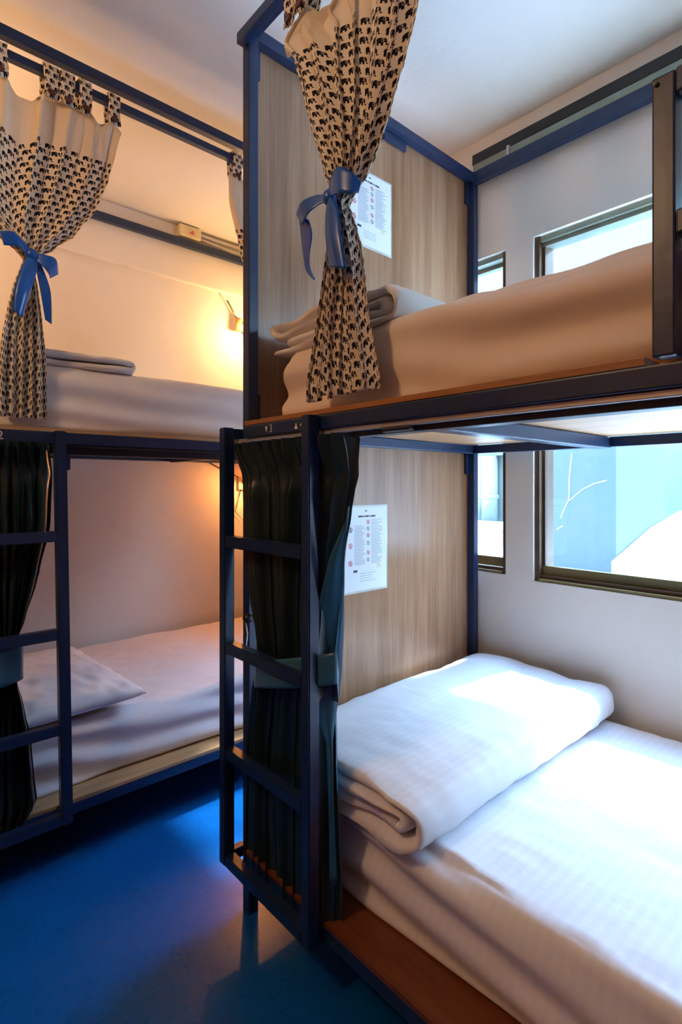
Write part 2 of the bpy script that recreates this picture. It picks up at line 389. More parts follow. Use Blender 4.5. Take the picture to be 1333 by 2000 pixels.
# ladder 3: stiles, rungs and the short stubs that hold it off the rail
def ladder(parent, P, L, zt, zb, rungs, lean=0.0, stub=0.045):
    """P(a, d, z): a along the bed, d outward"""
    def prism(name, a0, a1, d0, d1, z0, z1, par=parent):
        bm = bmesh.new(); c = []
        for a, d, z in ((a0, d0, z0), (a1, d0, z0), (a1, d1, z0), (a0, d1, z0), (a0, d0, z1), (a1, d0, z1), (a1, d1, z1), (a0, d1, z1)):
            c.append(bm.verts.new(P(a + lean * (zt - z), d, z)))
        fs = [bm.faces.new([c[i] for i in q]) for q in ((0, 3, 2, 1), (4, 5, 6, 7), (0, 1, 5, 4), (1, 2, 6, 5), (2, 3, 7, 6), (3, 0, 4, 7))]
        bmesh.ops.bevel(bm, geom=list({e for f in fs for e in f.edges}), offset=0.003, segments=2, affect='EDGES')
        return from_bm(name, bm, M['steel'], par)
    lad = prism('ladder', 0, T, 0, T, zb, zt)
    prism('ladder_stile', L - T, L, 0, T, zb, zt, lad)
    for z in rungs: prism('rung', T - .001, L - T + .001, 0.001, T - .001, z - T, z, lad)
    for a in (0, L - T):
        prism('stub', a + .002, a + T - .002, -stub, 0.001, zb + .002, zb + T, lad)
        prism('stub', a + .002, a + T - .002, -stub * 0.15, 0.001, zt - T, zt - .002, lad)
    return lad
ladder(b3, lambda a, d, z: (-1.411 + a, 0.829 - d, z), 0.420, 1.416, 0.150, (1.103, 0.797, 0.493, 0.150 + T), 0.0, 0.042)
boxo('stub', -1.409, -1.378, 0.829, 0.890, 1.384, 1.414, M['steel'], b3, 0.002)

def text(s, size, P, mat, parent, name='number_marking'):
    cu = bpy.data.curves.new('t', 'FONT'); cu.body = s; cu.size = size; cu.extrude = 0.0
    o = bpy.data.objects.new('t', cu); me = bpy.data.meshes.new_from_object(o); bpy.data.objects.remove(o)
    for v in me.vertices: v.co = Vector(P(v.co.x, v.co.y))
    me.name = name; me.materials.clear(); return link(name, me, mat, parent)
def tri(P, size, upw, mat, parent):
    h = size; pts = [(0, 0), (h * .72, 0), (h * .36, h)] if upw else [(0, h), (h * .36, 0), (h * .72, h)]
    me = bpy.data.meshes.new('arrow_marking'); me.from_pydata([P(*p) for p in pts], [], [(0, 1, 2)]); return link('arrow_marking', me, mat, parent)
FR = lambda ox: (lambda x, y: (ox + x, 0.8312, 1.391 + y))
tri(FR(-1.226), 0.017, False, M['ink_white'], b3); text('3', 0.030, FR(-1.206), M['ink_white'], b3)
tri(FR(-1.094), 0.017, True, M['ink_white'], b3); text('4', 0.030, FR(-1.072), M['ink_white'], b3)
# hook for the tie band, with its little cord, on the front post
kb = bmesh.new(); bmesh.ops.create_icosphere(kb, subdivisions=2, radius=0.016, matrix=Matrix.Translation((-1.350, 0.856, 0.862)))
hk = from_bm('tieback_hook', kb, M['black'], b3, True)
tubeo('hook_cord', [(-1.348, .848, .85), (-1.335, .845, .82), (-1.337, .842, .79), (-1.322, .84, .76), (-1.30, .843, .745)], .0022, M['alu'], hk, 5)
fit(b3)

# ================================================================== BUNK 2 (left)
b2 = thing('bunk_bed', 'navy steel bunk bed along the left wall behind the left ladder', 'bunk bed', (-2.45, 0.98, 0))
A0, A1, B0, B1 = -2.985, -1.922, -0.06, 2.015     # x range, y range
p2 = lambda name, *a, mat='steel', bev=0.003: boxo(name, *a, M[mat], b2, bev)
for x in (A0, A1 - T - .002):
    for y in (B0, B1 - T): p2('post', x, x + T, y, y + T, 0, 2.660)
p2('top_rail', A1 - T, A1, B0 + T, B1 - T, 2.630, 2.663)
p2('top_rail', A0 + .03, A0 + .03 + T, B0 + T, B1 - T, 2.632, 2.672)
p2('top_rail', A0 + T, A1 - T, B0, B0 + T, 2.630, 2.660)
p2('top_rail', A0 + T, A1 - T, B1 - T, B1, 2.630, 2.660)
p2('curtain_rod', A1 - T - .004, A1 - .012, B0 + T, B1 - T, 2.574, 2.600)
p2('side_rail', A1 - T, A1 + .001, B0 + T, B1 - T, 1.384, 1.420)
p2('side_rail', A0, A0 + T, B0 + T, B1 - T, 1.384, 1.420)
p2('end_rail', A0 + T, A1 - T, B0, B0 + T, 1.384, 1.420)
p2('end_rail', A0 + T, A1 - T, B1 - T, B1, 1.384, 1.420)
p2('inner_rail', A1 - .085, A1 - .055, B0 + T, B1 - T, 1.352, 1.392, mat='steel_dark')
p2('curtain_track', A1 - .020, A1 - .006, B0 + T, B1 - T, 1.376, 1.3835, mat='steel_dark', bev=.002)
for y in (0.62, 1.35): p2('cross_beam', A0 + T, A1 - T, y, y + .045, 1.378, 1.418)
p2('gusset_plate', A1 - .050, A1 - .046, 0.520, 0.548, 1.300, 1.352)
p2('deck_board', A0 + T, A1 - .001, B0 + .01, B1 - .036, 1.421, 1.433, mat='ply_y', bev=.001)
p2('lower_side_rail', A1 - T + .005, A1 + .008, B0 + T, B1 - T, 0.165, 0.199)
p2('lower_side_rail', A0, A0 + T, B0 + T, B1 - T, 0.165, 0.199)
p2('lower_end_rail', A0 + T, A1 - T, B0, B0 + T, 0.165, 0.199)
p2('lower_end_rail', A0 + T, A1 - T, B1 - T, B1, 0.165, 0.199)
p2('lower_deck_board', A0 + T, A1 + .006, B0 + .01, B1 - .036, 0.200, 0.212, mat='ply_y', bev=.001)
p2('end_panel', A0, A1, B0 - .017, B0 - .002, 0.17, 2.64, mat='laminate', bev=0)
ladder(b2, lambda a, d, z: (-1.878 + d, 0.503 - a, z), 0.420, 1.419, 0.178, (1.105, 0.797, 0.497, 0.178 + T), -0.016, 0.042)
FL = lambda oy: (lambda x, y: (A1 + .0016, oy + x, 1.390 + y))
text('2', 0.036, FL(0.327), M['ink_white'], b2); tri(FL(0.300), 0.020, True, M['ink_white'], b2)
fit(b2)

# ================================================================== MATTRESSES
def mattress(name, x0, x1, y0, y1, z0, z1, mat, label, front, seed, amp=0.006, drape=0.0, group=None, r=0.045):
    """rounded slab; cross-section runs round (front side up, over the top, down the back); front: 'y' or 'x' = which side faces the aisle"""
    L = (x1 - x0) if front == 'y' else (y1 - y0); Wd = (y1 - y0) if front == 'y' else (x1 - x0); Hh = z1 - z0
    prof = []                                      # (w, h, nw, nh): w from aisle side inwards
    def seg(a, b, n, nrm):
        for i in range(n): t = i / n; prof.append((lerp(a[0], b[0], t), lerp(a[1], b[1], t), nrm[0], nrm[1]))
    def arc(cx_, cy_, a0, a1, n, rad):
        for i in range(n):
            t = math.radians(lerp(a0, a1, i / n)); prof.append((cx_ + rad * math.cos(t), cy_ + rad * math.sin(t), math.cos(t), math.sin(t)))
    rb = 0.018
    arc(rb, rb, 270, 180, 5, rb); seg((0, rb), (0, Hh - r), 22, (-1, 0)); arc(r, Hh - r, 180, 90, 10, r)
    seg((r, Hh), (Wd - r, Hh), 54, (0, 1)); arc(Wd - r, Hh - r, 90, 0, 6, r); seg((Wd, Hh - r), (Wd, rb), 4, (1, 0)); arc(Wd - rb, rb, 0, -90, 4, rb)
    prof.append((Wd - rb, 0, 0, -1))
    nl = 170; grid = []; ends = [0.0, 0.004, 0.012, 0.026, 0.045]
    ls = ends + [lerp(0.07, L - 0.07, i / nl) for i in range(nl + 1)] + [L - e for e in ends[::-1]]
    for l in ls:
        e = min(l, L - l); k = 0.045 - math.sqrt(max(0, 0.045 ** 2 - max(0, 0.045 - e) ** 2)) if e < 0.045 else 0.0
        row = []
        for w, h, nw, nh in prof:
            q = Vector((l * 1.0, w * 1.3, h * 2.0 + seed))
            dsp = amp * noise.noise(q * 2.6) + amp * 0.5 * noise.noise(Vector((l * 3, w * 9, h * 6 + seed)))
            if nw < -0.1:                          # aisle side: long sagging drapery folds
                ph = h * 62 + l * 5.5 + 2.3 * noise.noise(Vector((l * 2.2, h * 3, seed)))
                dsp += drape * (0.55 * math.sin(ph) + 0.45 * noise.noise(Vector((l * 3.5 + h * 14, h * 16 - l * 2.0, seed + 4)))) * (0.6 + 0.6 * noise.noise(Vector((l * 1.4, 0, seed))))
            elif nh > 0.5:
                dsp += amp * 1.1 * abs(noise.noise(Vector((l * 7 + w * 4, w * 12 - l * 4, seed + 9))))
            ww = lerp(w, Wd / 2, k * 1.1 / (Wd / 2)) + nw * dsp; hh = lerp(h, Hh / 2, k / (Hh / 2)) + nh * dsp
            hh = max(hh, 0.0)
            row.append((x0 + l, y0 + ww, z0 + hh) if front == 'y' else (x1 - ww, y0 + l, z0 + hh))
        grid.append(row)
    nr, nc = len(grid), len(grid[0]); me = bpy.data.meshes.new(name)
    fs = [(i * nc + j, i * nc + (j + 1) % nc, (i + 1) * nc + (j + 1) % nc, (i + 1) * nc + j) for i in range(nr - 1) for j in range(nc)]
    fs += [tuple(range(nc))[::-1], tuple((nr - 1) * nc + j for j in range(nc))]
    me.from_pydata([p for r_ in grid for p in r_], [], fs)
    bm = bmesh.new(); bm.from_mesh(me); bmesh.ops.recalc_face_normals(bm, faces=bm.faces); bm.to_mesh(me); bm.free()
    return tag(link(name, me, mat, None, True), label, 'mattress', group)
mattress('mattress', -1.335, 0.615, 0.950, 2.012, 0.1995, 0.420, M['sheet_x'], 'mattress in striped white sheet on the sunlit lower bunk by the window', 'y', 3.1, 0.008, 0.026)
mattress('mattress', -1.262, 0.600, 0.905, 2.010, 1.4335, 1.632, M['cream_cotton'], 'plain sheeted mattress on upper deck of the bunk by the window', 'y', 8.7, 0.012, 0.022)
mattress('mattress', -2.960, -1.995, -0.02, 1.975, 0.2125, 0.420, M['sheet_y'], 'mattress in striped white sheet on lower bunk of the left wall bed', 'x', 5.3, 0.008, 0.027)
mattress('mattress', -2.960, -1.965, -0.02, 1.975, 1.4335, 1.652, M['cotton'], 'plain sheeted mattress on the upper bunk of left wall bed', 'x', 1.9, 0.009, 0.015)

# ================================================================== FOLDED DUVETS
def folded_duvet(name, label, W, L, Hh, seed, mat, group=None, two=False):
    """a quilt folded in four: its cross-section (local x) is one thick band wound twice, swept along local y; base z = 0"""
    th = Hh / (2.0 if two else 4.0); c = []
    def arc(cx_, cz, rad, a0, a1, n):
        for i in range(n + 1):
            t = math.radians(lerp(a0, a1, i / n)); c.append((cx_ + rad * math.cos(t), cz + rad * math.sin(t)))
    xr = W - Hh / 2
    n = 16
    for i in range(n): c.append((lerp(0.02, xr, i / n), th * .5))
    arc(xr, Hh / 2, (.5 if two else 1.5) * th, -90, 90, 10)
    for i in range(1, n): c.append((lerp(xr, th * 1.1, i / n), th * (1.5 if two else 3.5)))
    # inner turn at the left, then back to the right and curl
    if not two:
        arc(th * 1.1, th * 3.0, th * .5, 90, 250, 5)
        for i in range(1, n): c.append((lerp(th * 1.1, xr - th * .4, i / n), th * 2.5))
        arc(xr - th * .4, th * 2.0, th * .5, 90, -90, 6)
        for i in range(1, n): c.append((lerp(xr - th * .4, 0.03, i / n), th * 1.5))
    ny = 90; outer = []; nn = len(c)
    tang = []
    for i in range(nn):
        a = c[max(i - 1, 0)]; b = c[min(i + 1, nn - 1)]; d = Vector((b[0] - a[0], b[1] - a[1])); d.normalize(); tang.append((-d.y, d.x))
    grid = []
    for k in range(ny + 1):
        y = L * k / ny; e = min(y, L - y); pinch = 1.0 - 0.55 * math.exp(-e / 0.012)
        row = []
        for side in (1, -1):
            idx = range(nn) if side == 1 else range(nn - 1, -1, -1)
            for i in idx:
                x, z = c[i]; nx, nz = tang[i]
                wob = 0.0065 * noise.noise(Vector((x * 9, y * 5, i * .08 + seed))) + 0.004 * noise.noise(Vector((x * 22, y * 20, seed + 3)))
                ruf = 0.010 * math.exp(-e / 0.06) * noise.noise(Vector((i * .45, y * 26, seed)))
                o = side * (th * .47 * pinch) + (wob if side == -1 or z > th * 3 else wob * .4)
                px_ = x + nx * o + ruf; pz = z + nz * o
                sag = 1 - 0.10 * (math.exp(-x / 0.06)); rise = 0.008 * noise.noise(Vector((x * 4, y * 3, seed + 7)))
                yy = y + 0.012 * noise.noise(Vector((i * .16, side * .3, seed + (0 if k < ny / 2 else 9)))) * math.exp(-e / 0.12) * 3
                row.append((px_, yy, max(0.0, pz * sag + rise * pz / Hh)))
        grid.append(row)
    nc = len(grid[0]); me = bpy.data.meshes.new(name)
    fs = [(i * nc + j, i * nc + (j + 1) % nc, (i + 1) * nc + (j + 1) % nc, (i + 1) * nc + j) for i in range(ny) for j in range(nc)]
    for base in (0, ny * nc):                     # close the two ends as a ribbon across the band
        for i in range(nn - 1):
            q = (base + i, base + i + 1, base + 2 * nn - 2 - i, base + 2 * nn - 1 - i); fs.append(q)
    me.from_pydata([p for r_ in grid for p in r_], [], fs)
    bm = bmesh.new(); bm.from_mesh(me); bmesh.ops.recalc_face_normals(bm, faces=bm.faces); bm.to_mesh(me); bm.free()
    o = link(name, me, mat, None, True); return tag(o, label, 'duvet', group)
d1 = folded_duvet('folded_duvet', 'striped white folded duvet with rolled edge on the sunlit lower bunk', 0.585, 1.075, 0.120, 2.0, M['sheet_x'])
d1.location = (-1.338, 0.915, 0.424)
d2 = folded_duvet('folded_duvet', 'plain folded duvet behind the knotted curtain on the upper bunk by the window', 0.500, 1.03, 0.100, 5.0, M['cotton'])
d2.location = (-1.318, 0.915, 1.622)
d3 = folded_duvet('folded_duvet', 'plain folded duvet on the upper bunk of the left wall bed', 0.60, 0.90, 0.060, 9.0, M['cotton'], None, True)
d3.rotation_euler.z = math.pi / 2; d3.location = (-1.990, 0.190, 1.653)

# ================================================================== PILLOW
def pillow(name, label, L, W, th, mat, seed):
    n, m_ = 60, 44; top = []; bot = []
    for i in range(n + 1):
        rt_, rb_ = [], []
        for j in range(m_ + 1):
            u = 2 * i / n - 1; v = 2 * j / m_ - 1
            k = (max(0, 1 - abs(u) ** 3.2) ** .55) * (max(0, 1 - abs(v) ** 3.2) ** .55)
            px_ = u * L / 2 * (1 - 0.05 * (1 - v * v)); py_ = v * W / 2 * (1 - 0.06 * (1 - u * u))
            wr = 0.010 * noise.noise(Vector((u * 3, v * 3, seed))) + 0.006 * noise.noise(Vector((u * 9, v * 7, seed))) * (0.3 + abs(u) + abs(v))
            e = 1 if 0 < i < n and 0 < j < m_ else 0
            rt_.append((px_, py_, th * .42 + k * th * .58 + wr * e)); rb_.append((px_, py_, th * .42 - k * th * .42))
        top.append(rt_); bot.append(rb_)
    nr, nc = n + 1, m_ + 1; vs = [p for r_ in top for p in r_] + [p for r_ in bot for p in r_]
    f1 = [(i * nc + j, i * nc + j + 1, (i + 1) * nc + j + 1, (i + 1) * nc + j) for i in range(n) for j in range(m_)]
    f2 = [tuple(nr * nc + q for q in f[::-1]) for f in f1]
    me = bpy.data.meshes.new(name); me.from_pydata(vs, [], f1 + f2)
    bm = bmesh.new(); bm.from_mesh(me); bmesh.ops.remove_doubles(bm, verts=bm.verts, dist=1e-5); bmesh.ops.recalc_face_normals(bm, faces=bm.faces); bm.to_mesh(me); bm.free()
    o = link(name, me, mat, None, True); return tag(o, label, 'pillow')
pl = pillow('pillow', 'soft white striped pillow on the left lower bunk behind the ladder', 0.74, 0.52, 0.13, M['sheet_y'], 4.0)
pl.location = (-2.325, 0.535, 0.424); pl.rotation_euler.z = math.radians(3)

# ================================================================== CURTAINS
def curtain(name, P, rows, W, folds, mat, z_print=None, seed=0.0, ns=190, nz=110, maxamp=0.020, parent=None, wrap=None, hem=0.010, pinch=None, thick=0.0, scallop=None, over=0.16):
    """rows: (z, left, right, depth) from the top down. P(a, d, z). Cloth width W is gathered into the folds."""
    zt, zb = rows[0][0], rows[-1][0]; grid, uv = [], []
    for i in range(nz + 1):
        z = lerp(zt, zb, i / nz); L, R, D = interp(rows, z); w = R - L; row = []
        a_need = math.sqrt(max(0.0, W * W - w * w)) / (4.2 * folds)
        A = min(maxamp, a_need * (0.35 + 0.65 * min(1, i / 8)))
        for j in range(ns + 1):
            s = j / ns
            ph = 2 * math.pi * folds * (s + 0.03 * noise.noise(Vector((s * 4, z * 1.2, seed)))) + 0.8 * noise.noise(Vector((s * 3, z * 1.6, seed + 5)))
            f = math.sin(ph) + 0.3 * math.sin(2.3 * ph + 2 * noise.noise(Vector((z * 2, s * 2, seed))))
            f *= 0.75 + 0.5 * noise.noise(Vector((s * folds * .9, z * 1.1, seed + 2)))
            a = lerp(L, R, s) + over * (w / folds) * math.sin(2 * ph) * min(1, A / 0.01) * (1 if 0.04 < s < .96 else 0)
            d = D + A * f + 0.006 * noise.noise(Vector((s * 6, z * 7, seed)))
            if pinch:                                  # pinched pleats a little below the heading
                zp, sharp = pinch; q = math.exp(-((z - zp) / 0.03) ** 2)
                d = lerp(d, D + 0.35 * A * f, q); fan = max(0, (z - zp)) * 1.2
                d += fan * 0.25 * abs(math.sin(ph * .5)) 
            if wrap and s > wrap[0]:
                k = (s - wrap[0]) / (1 - wrap[0]); d -= wrap[1] * k * k * wrap[2](z); a += wrap[3] * k * wrap[2](z)
            zz = z + (hem * noise.noise(Vector((s * 7, 0, seed + 8))) - hem * .3 * f) * max(0, (i / nz) - .9) * 10
            if scallop:
                k = max(0.0, 1 - i / (nz * .22)); dd = min(abs(a - q) for q in scallop)
                zz -= k * k * min(0.035, max(0, dd - .018) * 1.1); d -= k * .008 * (dd > .03)
            row.append(P(a, d, zz))
        grid.append(row)
        v0 = 0.0 if z_print is None else None
        if i == 0: uv.append([[s_ / ns * W, 0.0] for s_ in range(ns + 1)])
        else:
            pr = uv[-1]; g0 = grid[-2]
            # average the column lengths a little so that the rows of print stay joined
            dl = [(Vector(row[j]) - Vector(g0[j])).length for j in range(ns + 1)]
            sm = [sum(dl[max(0, j - 7):j + 8]) / len(dl[max(0, j - 7):j + 8]) for j in range(ns + 1)]
            uv.append([[pr[j][0], pr[j][1] + sm[j]] for j in range(ns + 1)])
    if z_print is not None:
        off = zt - z_print
        uv = [[(q[0], q[1] - off) for q in r_] for r_ in uv]
    # v grows downwards: flip x so that the motifs stand upright
    uv2 = [[(q[0], -q[1]) for q in r_] for r_ in uv]
    return sheet(name, grid, mat, parent, uv2, thick)
# print lies at negative v (downwards); swap the header test accordingly
for nd in M['eleph'].node_tree.nodes:
    if nd.type == 'MATH' and nd.operation == 'GREATER_THAN': nd.operation = 'LESS_THAN'

def PY(Yp): return lambda a, d, z: (a, Yp - d, z)
def PX(Xp): return lambda a, d, z: (Xp + d, a, z)
def strip(name, pairs, P, on, mat, parent, thick=0.0012, n=26, curl=0.0):
    """satin ribbon band through pairs of edge points ((u,v),(u,v),depth) measured on the curtain's plane"""
    pts = []
    for a, b, d in pairs:
        pa, pb = on(*a), on(*b); pts.append((Vector((pa[0], d, pa[1])), Vector((pb[0], d, pb[1]))))
    def cat(p, t):
        i = min(int(t), len(p) - 2); f = t - i; g = lambda k: p[max(0, min(len(p) - 1, k))]
        a, b, c_, d = g(i - 1), g(i), g(i + 1), g(i + 2)
        return 0.5 * ((2 * b) + (c_ - a) * f + (2 * a - 5 * b + 4 * c_ - d) * f * f + (3 * b - a - 3 * c_ + d) * f ** 3)
    A = [p[0] for p in pts]; B = [p[1] for p in pts]; grid = []
    for i in range(n + 1):
        t = (len(pts) - 1) * i / n * 0.99999; l, r = cat(A, t), cat(B, t); row = []
        for k in range(7):
            q = l.lerp(r, k / 6); row.append(P(q.x, q.y + curl * math.sin(math.pi * k / 6), q.z))
        grid.append(row)
    return sheet(name, grid, mat, parent, None, thick)

def tabs(P, parent, spec, zt, zb, dback, with_button=True):
    """spec: (centre, width); band goes up the front, over the rod and down the back"""
    for c_, w, z_low in spec:
        prof = [(0.016, z_low), (0.017, z_low + .03), (0.018, zt - .02), (0.012, zt + .006), (-.012, zt + .010), (-dback, zt - .01), (-dback + .004, z_low + .02)]
        grid, uv = [], []; acc = 0
        for i, (d, z) in enumerate(prof):
            if i: acc += math.hypot(d - prof[i - 1][0], z - prof[i - 1][1])
            wig = 0.004 * math.sin(i * 1.7 + c_ * 40)
            grid.append([P(c_ - w / 2 + w * k / 4 + wig * (1 if i < 2 else .2), d + .003 * math.sin(k * 1.6), z + (0.006 * (abs(k - 2) / 2 - 1) if i == 0 else 0)) for k in range(5)])
            uv.append([(w * k / 4 + c_ * 3, acc - .6) for k in range(5)])
        t = sheet('tab', grid, M['eleph'], parent, uv, 0.0012)
        if with_button:
            bm = bmesh.new(); n = 14
            cc = Vector(P(c_, 0.021, z_low + .016)); ctr = [Vector(P(c_ + .0125 * math.cos(2 * math.pi * k / n), 0.0225, z_low + .016 + .0085 * math.sin(2 * math.pi * k / n))) for k in range(n)]
            bk = [Vector(P(c_ + .0135 * math.cos(2 * math.pi * k / n), 0.0175, z_low + .016 + .0095 * math.sin(2 * math.pi * k / n))) for k in range(n)]
            a = [bm.verts.new(q) for q in ctr]; b = [bm.verts.new(q) for q in bk]; bm.faces.new(a); bm.faces.new(b[::-1])
            for k in range(n): bm.faces.new((a[k], a[(k + 1) % n], b[(k + 1) % n], b[k]))
            from_bm('button', bm, M['button'], t)

# --- elephant curtain of the upper bunk by the window
P3 = PY(0.838); o3 = lambda u, v: on_y(u, v, 0.838)
def rows_from(on, pts, depth):
    """pts: ((ul,vl),(ur,vr)) edges -> rows resampled on common heights"""
    Ls = sorted([on(*p)[::-1] for p in pts[0]], reverse=True); Rs = sorted([on(*p)[::-1] for p in pts[1]], reverse=True)
    zs = sorted({round(z, 4) for z, _ in Ls} | {round(z, 4) for z, _ in Rs}, reverse=True)
    out = []
    def ip(tab, z):
        if z >= tab[0][0]: return tab[0][1]
        for a, b in zip(tab, tab[1:]):
            if z >= b[0]: return lerp(a[1], b[1], (a[0] - z) / max(1e-6, a[0] - b[0]))
        return tab[-1][1]
    return [(z, ip(Ls, z), ip(Rs, z), depth(z)) for z in zs]
def dip(zk, amt=0.0): return lambda z: amt
e3 = thing('curtain', 'cream elephant print curtain with tabs, knotted on upper bunk by the window', 'curtain', (-0.93, 0.838, 1.47))
L3 = [(590, 30), (572, 60), (556, 92), (580, 125), (598, 200), (618, 270), (640, 338), (658, 385), (662, 397), (655, 425), (650, 470), (640, 540), (628, 610), (617, 680), (606, 748)]
R3 = [(838, -220), (826, -100), (811, 0), (790, 110), (768, 190), (742, 268), (714, 335), (684, 380), (676, 397), (688, 430), (700, 480), (709, 540), (716, 610), (726, 670), (738, 738), (738, 758)]
rows = rows_from(o3, (L3, R3), dip(0))
rows = [r for r in rows if r[0] <= 2.452]
c3 = curtain('cloth', P3, rows, 0.74, 6, M['eleph'], 2.285, 1.0, 230, 150, 0.017, e3, thick=0.0008, scallop=(-1.10, -1.055, -.90, -.78, -.66))
tabs(P3, e3, [(-1.105, .045, 2.415), (-1.060, .045, 2.422), (-0.90, .045, 2.432), (-.78, .045, 2.436), (-.66, .045, 2.432)], 2.560, 2.43, .036)
fit(e3)
r3 = thing('ribbon_bow', 'blue satin ribbon bow round the curtain of the upper bunk by the window', 'ribbon', (-0.93, 0.81, 1.72))
z3 = M['ribbon']
strip('bow_loop', [((661, 388), (664, 402), .030), ((676, 362), (676, 396), .045), ((697, 345), (699, 394), .055), ((716, 350), (716, 392), .045), ((724, 365), (719, 386), .028)], P3, o3, z3, r3)
strip('bow_loop', [((666, 390), (664, 403), .030), ((645, 393), (650, 411), .040), ((620, 408), (634, 430), .048), ((601, 428), (613, 449), .035)], P3, o3, z3, r3)
strip('ribbon_tail', [((664, 396), (674, 391), .034), ((662, 430), (688, 420), .040), ((666, 480), (696, 470), .045), ((669, 531), (703, 535), .040)], P3, o3, z3, r3, curl=.006)
strip('ribbon_tail', [((603, 430), (622, 437), .030), ((602, 465), (624, 462), .022), ((604, 505), (617, 500), .018), ((611, 534), (619, 527), .02), ((632, 553), (635, 551), .03)], P3, o3, z3, r3)
kb = bmesh.new(); kx, kz = o3(664, 395); bmesh.ops.create_icosphere(kb, subdivisions=3, radius=0.019, matrix=Matrix.Translation((kx, 0.808, kz)) @ Matrix.Diagonal((.9, .9, 1.0, 1)))
from_bm('knot', kb, z3, r3, True); fit(r3)

# --- elephant curtain at the left (upper bunk of the left bed)
XC = A1 - .016
P2 = PX(XC); o2 = lambda u, v: on_x(u, v, XC)
e2 = thing('curtain', 'cream elephant print curtain tied by ribbon on left upper bunk', 'curtain', (XC, 0.41, 1.46))
L2 = [(-75, 150), (-78, 300), (-55, 400), (-10, 455), (32, 490), (46, 505), (40, 520), (24, 560), (10, 620), (2, 660), (-2, 730), (-4, 812)]
R2 = [(214, 205), (238, 252), (226, 300), (213, 350), (190, 405), (150, 458), (100, 492), (62, 506), (66, 522), (74, 560), (82, 620), (88, 680), (91, 740), (92, 806)]
rows = rows_from(o2, (L2, R2), dip(0)); ztop = 2.512
rows = [r for r in rows if r[0] <= ztop]; rows.insert(0, (ztop, rows[0][1], rows[0][2] - .03, 0))
curtain('cloth', P2, rows, 0.80, 5, M['eleph'], 2.35, 21.0, 230, 150, 0.018, e2, thick=0.0008, scallop=(.20, .335, .478, .528, .583, .678))
tabs(P2, e2, [(0.20, .042, 2.500), (0.335, .042, 2.503), (0.478, .046, 2.500), (0.528, .044, 2.500), (0.583, .040, 2.498), (0.678, .040, 2.503)], 2.602, 2.5, .034)
fit(e2)
r2 = thing('ribbon_bow', 'blue satin ribbon bow round the elephant curtain of the left upper bunk', 'ribbon', (XC, 0.41, 1.75))
strip('bow_loop', [((57, 497), (55, 511), .030), ((40, 478), (47, 508), .040), ((18, 463), (31, 493), .050), ((-6, 460), (2, 487), .040)], P2, o2, z3, r2)
strip('bow_loop', [((58, 499), (60, 512), .030), ((80, 506), (72, 524), .045), ((101, 516), (86, 542), .050), ((109, 541), (93, 549), .030)], P2, o2, z3, r2)
strip('ribbon_tail', [((50, 504), (65, 507), .034), ((34, 532), (66, 534), .040), ((22, 575), (53, 578), .045), ((19, 612), (38, 627), .040)], P2, o2, z3, r2, curl=.006)
strip('ribbon_tail', [((60, 505), (70, 504), .026), ((67, 535), (80, 530), .028), ((76, 585), (94, 575), .030), ((84, 628), (97, 637), .026)], P2, o2, z3, r2)
kb = bmesh.new(); ky, kz = o2(57, 504); bmesh.ops.create_icosphere(kb, subdivisions=3, radius=0.019, matrix=Matrix.Translation((XC + .03, ky, kz)))
from_bm('knot', kb, z3, r2, True); fit(r2)
# its partner at the far end of the same rod, mostly behind the front post of the other bed
e4 = thing('curtain', 'pale curtain edge with elephant tab just showing beside the tall front post', 'curtain', (XC, 1.40, 1.46))
curtain('cloth', P2, [(2.515, 1.135, 1.72, 0), (2.42, 1.140, 1.70, 0), (2.2, 1.20, 1.66, 0), (2.0, 1.34, 1.52, 0), (1.95, 1.40, 1.44, 0), (1.7, 1.36, 1.50, 0), (1.46, 1.33, 1.54, 0)],
        0.7, 6, M['eleph'], 2.30, 31.0, 140, 70, 0.016, e4, thick=0.0008)
tabs(P2, e4, [(1.170, .042, 2.498), (1.30, .042, 2.5), (1.45, .042, 2.5), (1.60, .042, 2.5)], 2.602, 2.5, .034); fit(e4)

# --- dark teal satin curtains of the two lower bunks
t3 = thing('curtain', 'dark teal satin curtain with tie band hanging behind the right ladder', 'curtain', (-1.13, 0.85, 0.2))
PT = PY(0.852); oT = lambda u, v: on_y(u, v, 0.852)
LT = [(467, 868), (470, 905), (478, 960), (484, 1060), (493, 1150), (506, 1250), (508, 1300), (496, 1345), (489, 1420), (484, 1520), (480, 1684)]
RT = [(690, 853), (689, 925), (678, 1000), (664, 1100), (654, 1200), (644, 1290), (643, 1330), (644, 1420), (648, 1560), (655, 1772)]
rows = rows_from(oT, (LT, RT), lambda z: 0.0)
tb = curtain('cloth', PT, rows, 1.25, 10, M['satin'], None, 41.0, 260, 110, 0.016, t3, pinch=(1.275, 1), over=0.08,
        wrap=(0.93, 0.022, lambda z: 1.0, 0.0), thick=0.0)
sheet('lining', [[PT(lerp(R_ - .006 - .052 * w_, R_ - .002, k / 5), lerp(.024 * min(1, w_ / .3), -.034 * w_, k / 5) + .003 * math.sin(k * 2 + z_ * 9), z_) for k in range(6)]
      for z_ in [lerp(1.20, 0.30, q / 40) for q in range(41)] for R_ in [interp([(r_[0], r_[2]) for r_ in rows], z_)[0] + .008] for w_ in [max(0.0, min(1, (1.18 - z_) * 3.0, max(.12, (z_ - .62) * 6)))]], M['lining'], t3, None, 0.0008)
